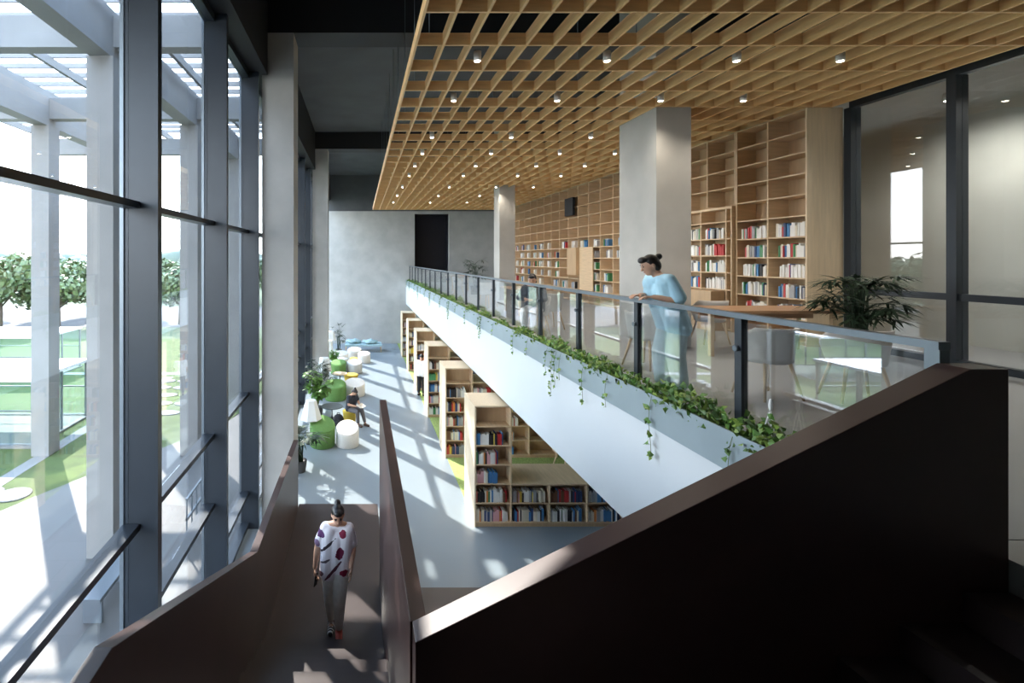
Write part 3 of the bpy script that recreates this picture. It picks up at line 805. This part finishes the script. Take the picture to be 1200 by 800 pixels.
for sdd, args in enumerate([(.13, .42, .20, 300, .060, 1), (.12, .40, .15, 200, .055, 1), (.11, .36, .10, 120, .05, 0), (.14, .30, .24, 300, .052, 3)]):
    mb, vn = ivy_bush(random.Random(40+sdd), *args)
    protos.append((mb.mesh('ivy_foliage', [M['ivy'], M['ivy_l']]), vn.mesh('ivy_vines', M['vine'])))
def ivy(y, k, sc, label, group=None, dx=0, dz=0, flip=False):
    e = empty('ivy_plant', (3.12+dx, y, 4.13+dz), math.pi if False else 0); e.scale = (1, sc, sc)
    tag(e, label, 'ivy', group)
    for nm, me in zip(('foliage', 'vine'), protos[k]):
        o = bpy.data.objects.new(nm, me); COL.objects.link(o); o.parent = e
ivy(3.72, 3, 1.15, 'round ivy clump with a white hanger beside the dark diagonal wall', dz=-.02)
ivy(4.62, 0, 1.4, 'large bushy ivy clump below the woman in blue and to her right')
ivy(4.25, 2, .7, 'small ivy sprig just left of the bare planter stretch by the nearest post')
ivy(5.55, 1, 1.25, 'trailing ivy clump left of the large bushy clump')
ivy(6.2, 0, 1.15, 'ivy clump under the second glass panel left of the woman')
ivy(6.9, 1, 1.3, 'ivy clump with long trails hanging down the white fascia')
ivy(7.6, 3, 1.0, 'pale leafy ivy clump below the grey chair left of the pillar')
ivy(8.4, 1, 1.0, 'ivy clump with short trails below the leaning man, nearer side')
yy = 9.2; i = 0
while yy < 31.4:
    ivy(yy, [0, 2, 1, 2, 3, 2][i % 6], random.Random(i).uniform(.7, 1.0), 'small ivy clump in the farther run of the planter, beyond the leaning man', 'ivy clumps in the farther planter')
    yy += .72; i += 1
# pot hanger
e = tag(empty('pot_hanger', (3.14, 3.70, 4.22)), 'white plastic hanger with cords standing up from the nearest ivy', 'hanger')
MB().ell((.0, 0, .26), .014, .014, .05).build('hook', M['white_plastic'], e)
for x, y in ((-.07, .02), (.035, .03), (.0, -.05)): MB().tube([(0, 0, .22), (x*.4, y*.4, .13), (x, y, -.08)], .005, 6).build('cord', M['white_plastic'], e)

# ------------------------------------------------------------------ people
def skin_obj(name, cones, m, parent, voxel=.008, ells=(), smooth=4, subdiv=False):
    mb = MB()
    for c in cones: mb.cone(*c)
    for c in ells: mb.ell(*c)
    o = mb.build(name, m, parent)
    md = o.modifiers.new('remesh', 'REMESH'); md.mode = 'VOXEL'; md.voxel_size = voxel; md.use_smooth_shade = True
    sm = o.modifiers.new('smooth', 'SMOOTH'); sm.factor = .5; sm.iterations = smooth
    return o
def hand(w, d, n, t, curl=.5, sc=1.):
    """palm, four unequal bent fingers and a thumb; d finger direction, n the way the fingers curl, t thumb side"""
    w = Vector(w); d = Vector(d).normalized(); n = Vector(n); n = (n-d*n.dot(d)).normalized()
    s = Vector(t); s = (s-d*s.dot(d)-n*s.dot(n)).normalized()
    c = []
    for o in (-.026, -.009, .009, .026): c.append((w+s*o*.5*sc, .014*sc, w+d*.082*sc+s*o*sc, .0115*sc))
    for o, L in ((.028, .068), (.0095, .078), (-.0095, .072), (-.028, .056)):
        p = w+d*.082*sc+s*o*sc; a_ = 0
        for f in (.45, .31, .24):
            a_ += curl*.6; q_ = p+(d*math.cos(a_)+n*math.sin(a_))*L*f*sc; c.append((p, .0092*sc, q_, .0082*sc, 10)); p = q_
    p = w+d*.022*sc+s*.022*sc; q_ = p+(d*.55+s*.75+n*.25).normalized()*.042*sc; c.append((p, .014*sc, q_, .0105*sc, 10))
    c.append((q_, .0105*sc, q_+(d*.85+s*.25+n*.4).normalized()*.032*sc, .009*sc, 10))
    return c
def person(loc, rz, label, J, pitch, yaw, shirt, trousers, shoe, hands, hair='short', sleeve=.55, loose=1.0, roll=0, hem=None, group=None, scale=1., wide=1.):
    e = empty('person', loc, rz); tag(e, label, 'person', group); e.scale = (scale,)*3
    V = {k: Vector(v) for k, v in J.items()}
    rot = (Euler((0, 0, yaw)).to_matrix() @ Euler((pitch, roll, 0)).to_matrix())
    hc = V['head']
    def hp(x, y, z): return hc + rot @ Vector((x, y, z))
    cones = []; ells = []
    ells += [(hc, .074, .092, .104, rot), (hp(0, -.022, -.055), .056, .066, .066, rot), (hp(0, -.05, -.088), .03, .032, .026, rot),
             (hp(.074, .008, -.012), .010, .020, .030, rot), (hp(-.074, .008, -.012), .010, .020, .030, rot)]
    cones.append((hp(0, -.088, .005), .008, hp(0, -.104, -.030), .013, 10))
    nb = V['neck']; cones.append((nb, .056, hp(0, .02, -.07), .050))
    for s in 'LR':
        sh, el, wr = V['sh'+s], V['el'+s], V['wr'+s]; hip, kn, an = V['hip'+s], V['kn'+s], V['an'+s]
        cones += [(nb, .05, sh, .052), (sh, .052, el, .040), (el, .040, el.lerp(wr, .3), .042), (el.lerp(wr, .3), .042, wr, .026)]
        cones += [(hip, .088, kn, .056), (kn, .056, kn.lerp(an, .3), .054), (kn.lerp(an, .3), .054, an, .036)]
        cones += [(sh.lerp(nb, .35)+Vector((0, 0, -.06)), .085, V['chest'].lerp(hip, .35), .09), (V['chest'].lerp(hip, .35), .09, hip, .095)]
        td = V['toe'+s]; cones += [(an, .036, an+Vector((0, .0, -.035)), .035), (an+Vector((0, 0, -.04)), .035, td, .028)]
        if s in hands: cones += hand(wr, *hands[s])
    cones.append((V['chest'], .10, V['pelvis'], .10))
    skin_obj('body', cones, M['skin'], e, .0065, ells, 3)
    # face
    for x in (-.030, .030):
        MB().ell(hp(x, -.084, .006), .012, .008, .007, rot, 12).build('eye', M['eye'], e)
        MB().ell(hp(x, -.086, .028), .018, .008, .004, rot, 12).build('eyebrow', M['hair'], e)
    MB().ell(hp(0, -.084, -.060), .022, .010, .007, rot, 12).build('mouth', M['lip'], e)
    hs = [(hp(0, .022, .026), .082, .090, .094, rot), (hp(0, -.040, .072), .060, .050, .040, rot)]
    if hair == 'bun': hs += [(hp(0, .045, -.02), .074, .07, .085, rot), (hp(0, .085, .095), .040, .042, .042, rot), (hp(0, .075, .07), .03, .03, .03, rot)]
    if hair == 'lowbun': hs += [(hp(0, .045, -.02), .074, .07, .085, rot), (hp(0, .125, .055), .036, .036, .038, rot), (hp(0, -.055, .078), .062, .05, .040, rot)]
    skin_obj('hair', [], M['hair'], e, .007, hs, 3)
    # shirt
    L = loose; sc = []
    for s in 'LR':
        sh, el, hip = V['sh'+s], V['el'+s], V['hip'+s]
        sc += [(nb+Vector((0, .005, -.035)), .062, sh, .062*L), (sh, .064*L, sh.lerp(el, sleeve), .062*L+.006)]
        if sleeve > .95: sc.append((el, .062, el.lerp(V['wr'+s], .85), .045))
        a_ = sh.lerp(nb, .30)+Vector((0, 0, -.065)); bq = hip + Vector((0, 0, (hem or 0)))
        sc += [(a_, .098*L, a_.lerp(bq, .5), .108*L), (a_.lerp(bq, .5), .108*L, bq, .118*L)]
    sc.append((V['chest'], .115*L, V['pelvis'], .12*L))
    skin_obj('shirt', sc, shirt, e, .009, (), 5)
    tc = []
    for s in 'LR':
        hip, kn, an = V['hip'+s], V['kn'+s], V['an'+s]
        tc += [(hip, .104, kn, .075*wide), (kn, .075*wide, kn.lerp(an, .86), .054*wide**1.6), (V['pelvis']+Vector((0, 0, .04)), .098, hip, .104)]
    skin_obj('trousers', tc, trousers, e, .009, (), 4)
    for s in 'LR':
        an, td = V['an'+s], V['toe'+s]; m_ = shoe[s] if isinstance(shoe, dict) else shoe
        hl = Vector((an.x, an.y, td.z+.010)) + (an-td).normalized()*.02
        hl.z = td.z+.008 if abs(an.z-td.z) < .12 else hl.z
        so_ = skin_obj('shoe', [(hl, .046, td, .040), (an+Vector((0, 0, -.025)), .044, hl, .046)], m_, e, .007, (), 3)
    return e
# walking woman, facing the camera, on the lower landing
person((-.325, 5.93, LL), 0, 'person in a white blouse with dark red print and grey trousers walking up the stairs', dict(
    pelvis=(.02, .0, .90), chest=(.035, .01, 1.20), neck=(.05, .0, 1.375), head=(.055, -.055, 1.515),
    shL=(.190, .0, 1.325), elL=(.235, .03, 1.08), wrL=(.215, -.10, .90), shR=(-.10, .0, 1.335), elR=(-.195, .04, 1.09), wrR=(-.225, -.03, .86),
    hipL=(.10, .0, .86), knL=(.075, -.10, .47), anL=(.065, -.02, .10), toeL=(.07, -.15, .036),
    hipR=(-.06, .0, .86), knR=(-.045, .0, .46), anR=(-.035, .12, .11), toeR=(-.04, .0, .036)), R(24), R(6), M['print'], M['cloth_grey'],
    dict(L=M['shoe_coral'], R=M['shoe_stripe']),
    dict(L=((.0, -.3, -1), (-1, 0, 0), (0, -1, 0), .4), R=((0, -.1, -1), (1, 0, 0), (0, -1, 0), .7)), 'bun', .78, .98, hem=-.07)
ph = MB().box(-.035, -.005, -.075, .035, .005, .075).build('phone', M['black_fab'], loc=(-.535, 5.862, LL+.735), rotz=.6)
bevel(ph, .004); ph.rotation_euler = (.1, .1, 1.2); tag(ph, 'dark phone held in the hand of the woman on the stairs', 'phone')
# woman in blue leaning on the handrail
person((3.50, 5.62, BF), -math.pi/2, 'person in a pale blue top and trousers leaning on the balustrade and looking down', dict(
    pelvis=(0, .14, .90), chest=(0, .03, 1.20), neck=(0, -.045, 1.37), head=(0, -.135, 1.495),
    shL=(.175, -.02, 1.325), elL=(.245, .06, 1.10), wrL=(.12, -.16, 1.13), shR=(-.175, -.02, 1.325), elR=(-.25, .02, 1.11), wrR=(-.10, -.19, 1.135),
    hipL=(.09, .14, .86), knL=(.10, .10, .46), anL=(.10, .16, .09), toeL=(.11, .02, .036),
    hipR=(-.09, .14, .86), knR=(-.10, .06, .46), anR=(-.10, .08, .09), toeR=(-.11, -.06, .036)), R(22), R(-12), M['cloth_blue'], M['cloth_sky'], M['lamp_white'],
    dict(L=((-.4, -1, 0), (0, 0, -1), (-1, .2, 0), .5), R=((.3, -1, 0), (0, 0, -1), (1, .2, 0), .5)), 'lowbun', .85, 1.14, hem=-.08, wide=1.35)
# man seated behind the balustrade
person((3.58, 9.95, BF), -R(38), 'person with short black hair in a dark top sitting behind the far balustrade', dict(
    pelvis=(0, .06, .54), chest=(0, .0, .84), neck=(0, -.04, 1.01), head=(0, -.12, 1.145),
    shL=(.18, -.02, .965), elL=(.25, -.16, .76), wrL=(.07, -.34, .74), shR=(-.18, -.02, .965), elR=(-.25, -.16, .76), wrR=(-.07, -.34, .76),
    hipL=(.09, .04, .53), knL=(.10, -.36, .51), anL=(.10, -.34, .09), toeL=(.11, -.48, .036),
    hipR=(-.09, .04, .53), knR=(-.10, -.36, .51), anR=(-.10, -.28, .09), toeR=(-.11, -.42, .036)), R(22), R(8), M['cloth_dark'], M['cloth_white'], M['lamp_white'],
    dict(L=((-1, -.5, 0), (0, 0, -1), (0, -1, 0), .5), R=((1, -.5, 0), (0, 0, -1), (0, -1, 0), .5)), 'short', .98, 1.0)
# seated reader
person((-.33, 16.5, 0), R(48), 'person in dark clothes sitting on the mustard stool reading', dict(
    pelvis=(0, .02, .52), chest=(0, -.05, .82), neck=(0, -.11, .985), head=(0, -.20, 1.09),
    shL=(.18, -.09, .94), elL=(.24, -.14, .70), wrL=(.11, -.34, .66), shR=(-.18, -.09, .94), elR=(-.24, -.14, .70), wrR=(-.11, -.34, .66),
    hipL=(.09, .0, .50), knL=(.11, -.42, .50), anL=(.12, -.56, .10), toeL=(.13, -.71, .036),
    hipR=(-.09, .0, .50), knR=(-.11, -.42, .50), anR=(-.09, -.44, .10), toeR=(-.10, -.59, .036)), R(48), 0, M['cloth_dark'], M['cloth_mid'], M['shoe_brown'],
    dict(L=((-.35, -1, .1), (-.3, 0, 1), (0, 0, 1), .5), R=((.35, -1, .1), (.3, 0, 1), (0, 0, 1), .5)), 'bun', .6, 1.0)
ob = MB().prism([(-.14, .03), (0, 0), (.14, .03), (.14, .045), (0, .018), (-.14, .045)], -.10, .10, 'y').build('open_book', M['pages'])
c48, s48 = math.cos(R(48)), math.sin(R(48)); ox, oy = 0, -.47
ob.location = (-.33+ox*c48-oy*s48, 16.5+ox*s48+oy*c48, .655); ob.rotation_euler = (R(20), 0, R(48)); tag(ob, 'open white book in the hands of the seated reader', 'book')
# standing reader between the bookcases
person((2.50, 19.75, .012), R(150), 'person in a white shirt and black trousers standing between the bookcases', dict(
    pelvis=(0, 0, .92), chest=(0, .0, 1.25), neck=(0, .0, 1.42), head=(0, -.05, 1.56),
    shL=(.19, 0, 1.38), elL=(.23, .02, 1.10), wrL=(.12, -.22, 1.12), shR=(-.19, 0, 1.38), elR=(-.23, .02, 1.10), wrR=(-.12, -.22, 1.12),
    hipL=(.09, 0, .88), knL=(.10, -.02, .47), anL=(.10, .04, .09), toeL=(.11, -.11, .036),
    hipR=(-.09, 0, .88), knR=(-.10, -.02, .47), anR=(-.10, .02, .09), toeR=(-.11, -.13, .036)), R(30), 0, M['cloth_white'], M['cloth_black'], M['black_fab'],
    dict(L=((-.4, -1, .1), (-.3, 0, 1), (0, 0, 1), .5), R=((.4, -1, .1), (.3, 0, 1), (0, 0, 1), .5)), 'short', .6, 1.08)

# ------------------------------------------------------------------ outdoors
S('ground', MB().add([(-400, -60, -.06), (-2.52, -60, -.06), (-2.52, 400, -.06), (-400, 400, -.06)], [(0, 1, 2, 3)]), M['field'], 'distant green land beyond the road', 'ground')
S('ground_lawn', MB().prism([(-13, 4), (-8.6, 9.6), (-7.6, 11.6), (-6.8, 13), (-5.6, 14.8), (-4.6, 16.6), (-4.2, 19), (-4.1, 34), (-34, 34), (-34, 4)], -.06, -.02, 'z'), M['lawn'], 'bright green lawn outside the window wall', 'lawn')
S('ground_paving', MB().prism([(-40, -20), (-2.52, -20), (-2.52, 40), (-4.08, 40), (-4.08, 19), (-4.58, 16.6), (-5.58, 14.8), (-6.78, 13), (-7.58, 11.6), (-8.58, 9.6), (-12.98, 4), (-40, 4)], -.06, -.01, 'z'), M['paving'], 'pale stone paving along the facade outside', 'paving')
S('ground_road', MB().box(-120, 40, -.055, -2.6, 57, -.03), M['road'], 'pale road beyond the lawn', 'road')
S('ground_path', MB().box(-9.25, 10.0, -.02, -8.85, 23, -.012), M['stone'], 'narrow pale path strip crossing the lawn', 'path')
S('ground_path', MB().box(-34, 23.4, -.02, -4.2, 23.9, -.011), M['stone'], 'pale cross path on the lawn running toward the building', 'path')
stone_me = MB().lathe([(.40, 0), (.40, .02), (.37, .028)], n=20).mesh('stepping_stone', M['stone'])
spots = [(-8.25, 11.5), (-8.95, 11.55)]
for j in range(5):
    for i in range(3): spots.append((-7.0-.95*i+.25*(j % 2), 17.6+1.15*j))
for j in range(4): spots += [(-8.4+.2*j, 24.6+1.3*j), (-7.2+.2*j, 25.2+1.3*j)]
for i, (x, y) in enumerate(spots):
    o = bpy.data.objects.new('stepping_stone', stone_me); COL.objects.link(o); o.location = (x, y, -.018); o.scale = (1, .9, 1) if i < 2 else (1.1, .7, 1)
    tag(o, 'large round stepping stone at the near edge of the lawn' if i < 2 else 'pale oval stepping stone on the lawn beyond the glass enclosure', 'stepping stone', 'near round stepping stones' if i < 2 else 'oval stepping stones on the lawn')
# pergola: columns, beams, purlins
pe = empty('pergola', (-9.1, 14, 0)); tag(pe, 'tall pale concrete and steel canopy outside the window wall', 'canopy'); po = Vector((-9.1, 14, 0))
def pp(nm, x0, y0, z0, x1, y1, z1, m):
    return MB().box(x0-po.x, y0-po.y, z0-po.z, x1-po.x, y1-po.y, z1-po.z).build(nm, m, pe)
PX = [-4.87, -9.1]; PY = [4.6, 9.3, 14.0, 18.7]
for x in PX:
    for y in PY:
        if (x, y) in ((-4.87, 4.6),): continue
        pp('column', x-.25, y-.25, -.02, x+.25, y+.25, 9.4, M['ext_conc'])
    pp('beam', x-.2, 2, 9.4, x+.2, 19, 10.3, M['ext_conc'])
for y in PY: pp('cross_beam', -12.5, y-.15, 9.6, -2.7, y+.15, 10.2, M['ext_conc'])
for i in range(17): pp('purlin', -12.5, 8.6+.64*i, 10.50, -2.7, 8.6+.64*i+.05, 10.63, M['ext_conc'])
for i in range(7): pp('rafter', -12.4+1.6*i, 8.2, 10.30, -12.4+1.6*i+.09, 19.5, 10.50, M['ext_conc'])
pp('soffit', -14, -2, 10.30, -2.7, 6.5, 10.48, M['ext_conc'])
# glass enclosures
def enclosure(x0, y0, x1, y1, h, label):
    e = empty('glass_enclosure', (x0, y0, 0)); tag(e, label, 'glass enclosure'); W, D = x1-x0, y1-y0
    MB().box(-.08, -.08, h-.09, W+.08, D+.08, h).build('roof', M['white_steel'], e)
    n = 4
    xs_ = [W*i/n for i in range(n+1)]; ys_ = [D*i/2 for i in range(3)]
    for x in xs_:
        for y in ys_:
            if 0 < x < W and 0 < y < D: continue
            MB().box(x-.03, y-.03, -.02, x+.03, y+.03, h-.09).build('post', M['steel_rail'], e)
    for y in (0, D): MB().box(.03, y-.008, .05, W-.03, y+.008, h-.09).build('pane', M['boxglass'], e)
    for x in (0, W): MB().box(x-.008, .03, .05, x+.008, D-.03, h-.09).build('pane', M['boxglass'], e)
    for z in (.06, 1.05):
        for y in (-.012, D+.012): MB().box(.03, y-.02, z, W-.03, y+.02, z+.04).build('rail', M['steel_rail'], e)
    MB().box(-.1, -.1, -.03, W+.1, D+.1, .04).build('kerb', M['stone'], e)
enclosure(-16, 14.4, -9.75, 17.2, 2.04, 'nearer glass box enclosure with white roof on the lawn')
enclosure(-23, 22.2, -14.6, 25.2, 2.04, 'farther glass box enclosure with white roof on the lawn')
# steel railing by the facade and bench rail
e = empty('steel_railing', (-3.3, 9.2, 0)); tag(e, 'steel railing standing just outside the second window bay', 'railing')
for z in (.25, .62, 1.0): MB().box(-.02, 0, z, .02, 2.6, z+.04).build('rail', M['steel_rail'], e)
for i in range(10): MB().box(-.012, .28*i, -.01, .012, .28*i+.024, 1.0).build('baluster', M['steel_rail'], e)
e = empty('steel_bench', (-4.3, 7.35, 0)); tag(e, 'low steel bench on the paving outside the nearest window', 'bench')
MB().box(0, 0, .36, .35, 1.2, .42).build('seat', M['steel_rail'], e)
for y in (.1, 1.05): MB().box(.03, y, -.01, .32, y+.05, .36).build('leg', M['steel_rail'], e)
# trees
def tree_mesh(seed, h, r):
    rr = random.Random(seed); f = MB(); t = MB()
    t.tube([(0, 0, -.05), (.05, .03, h*.25), (0, .05, h*.45), (.05, 0, h*.7)], [.13, .11, .09, .03], 8)
    for k in range(5):
        a_ = k*1.25; t.tube([(0, .03, h*.32), (math.cos(a_)*r*.35, math.sin(a_)*r*.35, h*.5), (math.cos(a_)*r*.65, math.sin(a_)*r*.65, h*.65)], [.06, .04, .015], 6)
    cs = [(Vector((rr.uniform(-.62, .62)*r, rr.uniform(-.62, .62)*r, h*rr.uniform(.45, .86))), rr.uniform(.3, .48)*r) for _ in range(18)]
    for c, cr in cs:
        for _ in range(150):
            d = Vector((rr.gauss(0, 1), rr.gauss(0, 1), rr.gauss(0, 1))).normalized()
            p = c + d*cr*rr.uniform(.75, 1.05); u = (d+Vector((rr.gauss(0, .5), rr.gauss(0, .5), rr.gauss(0, .5)))).normalized()
            s1 = u.orthogonal().normalized(); s2 = u.cross(s1); q_ = rr.uniform(.15, .30)
            f.add([p-s1*q_, p+s2*q_*.7, p+s1*q_, p-s2*q_*.7], [(0, 1, 2, 3)])
    return f.mesh('tree_foliage', M['tree']), t.mesh('tree_trunk', M['bark'])
tm = [tree_mesh(s, 5.6, 2.9) for s in (1, 2, 3)]
tp = [(-27.5, 37), (-24.0, 38.6), (-33, 36), (-38, 38), (-21.4, 39.8), (-45, 38.5), (-19.5, 62), (-26, 64), (-13, 61), (-33, 63), (-31, 31), (-29.3, 44), (-36, 44.5), (-26, 48), (-22.3, 46), (-39.5, 33), (-48, 43), (-42, 41), (-15.5, 41.5)]
for i, (x, y) in enumerate(tp):
    e = empty('tree', (x, y, -.04), i*1.7); e.scale = (1, 1, random.Random(i).uniform(.9, 1.1))
    tag(e, 'green round tree beyond the road, seen past the outdoor columns' if y > 50 else 'bushy green tree in the row behind the glass enclosures', 'tree', 'trees beyond the road' if y > 50 else 'trees behind the enclosures')
    for nm, me in zip(('foliage', 'trunk'), tm[i % 3]):
        o = bpy.data.objects.new(nm, me); COL.objects.link(o); o.parent = e
rr = random.Random(77); f = MB()
for i in range(260):
    y = rr.uniform(150, 320); x = rr.uniform(-1.0, .0)*y*.95; h = rr.uniform(4, 8)
    f.ell((x, y, h*.4), h*1.1, h*.7, h*.75, n=10)
tag(f.build('distant_tree_belt', M['treefar']), 'hazy belt of distant trees along the horizon', 'trees', kind='stuff')
e = empty('pylon', (-95, 210, 0)); tag(e, 'thin distant pylon on the horizon', 'pylon')
MB().tube([(0, 0, 0), (0, 0, 16)], [.5, .2], 6).build('mast', M['steel_rail'], e); MB().box(-2, -.1, 12, 2, .1, 12.3).build('arm', M['steel_rail'], e)

# ------------------------------------------------------------------ light, camera
d = Vector((SUNH.x*math.cos(ELEV), SUNH.y*math.cos(ELEV), -math.sin(ELEV)))
sl = bpy.data.lights.new('sun', 'SUN'); sl.energy = 5.8; sl.angle = R(.55); sl.color = (1, .95, .87)
so2 = bpy.data.objects.new('sun', sl); COL.objects.link(so2); so2.rotation_euler = d.to_track_quat('-Z', 'Y').to_euler(); so2.location = (-20, 20, 30)
w = bpy.data.worlds.new('sky'); scn.world = w; w.use_nodes = True; nt = w.node_tree
bg = nt.nodes['Background']; tc = nt.nodes.new('ShaderNodeTexCoord'); sx = nt.nodes.new('ShaderNodeSeparateXYZ'); cr = nt.nodes.new('ShaderNodeValToRGB')
nt.links.new(tc.outputs['Generated'], sx.inputs[0]); nt.links.new(sx.outputs['Z'], cr.inputs[0]); nt.links.new(cr.outputs[0], bg.inputs['Color'])
el = cr.color_ramp.elements; el[0].position = 0; el[0].color = (1, 1, 1, 1); el[1].position = .8; el[1].color = (.42, .62, .95, 1)
x_ = el.new(.25); x_.color = (.74, .87, 1, 1)
bg.inputs['Strength'].default_value = 4.2
cam = bpy.data.cameras.new('camera'); co = bpy.data.objects.new('camera', cam); COL.objects.link(co)
co.location = (0, 0, E); co.rotation_euler = (math.pi/2, 0, 0)
cam.sensor_fit = 'HORIZONTAL'; cam.sensor_width = 36; cam.lens = 36*F/1200; cam.shift_x = 178/1200; cam.shift_y = -97/1200
cam.clip_start = .05; cam.clip_end = 1000
scn.camera = co
vs = scn.view_settings; vs.view_transform = 'Standard'; vs.look = 'None'; vs.gamma = 1; vs.use_curve_mapping = False; vs.exposure = 1.32
scn.cycles.use_denoising = True
scn.cycles.max_bounces = 12; scn.cycles.transparent_max_bounces = 24; scn.cycles.diffuse_bounces = 6; scn.cycles.glossy_bounces = 5
scn.cycles.sample_clamp_indirect = 8
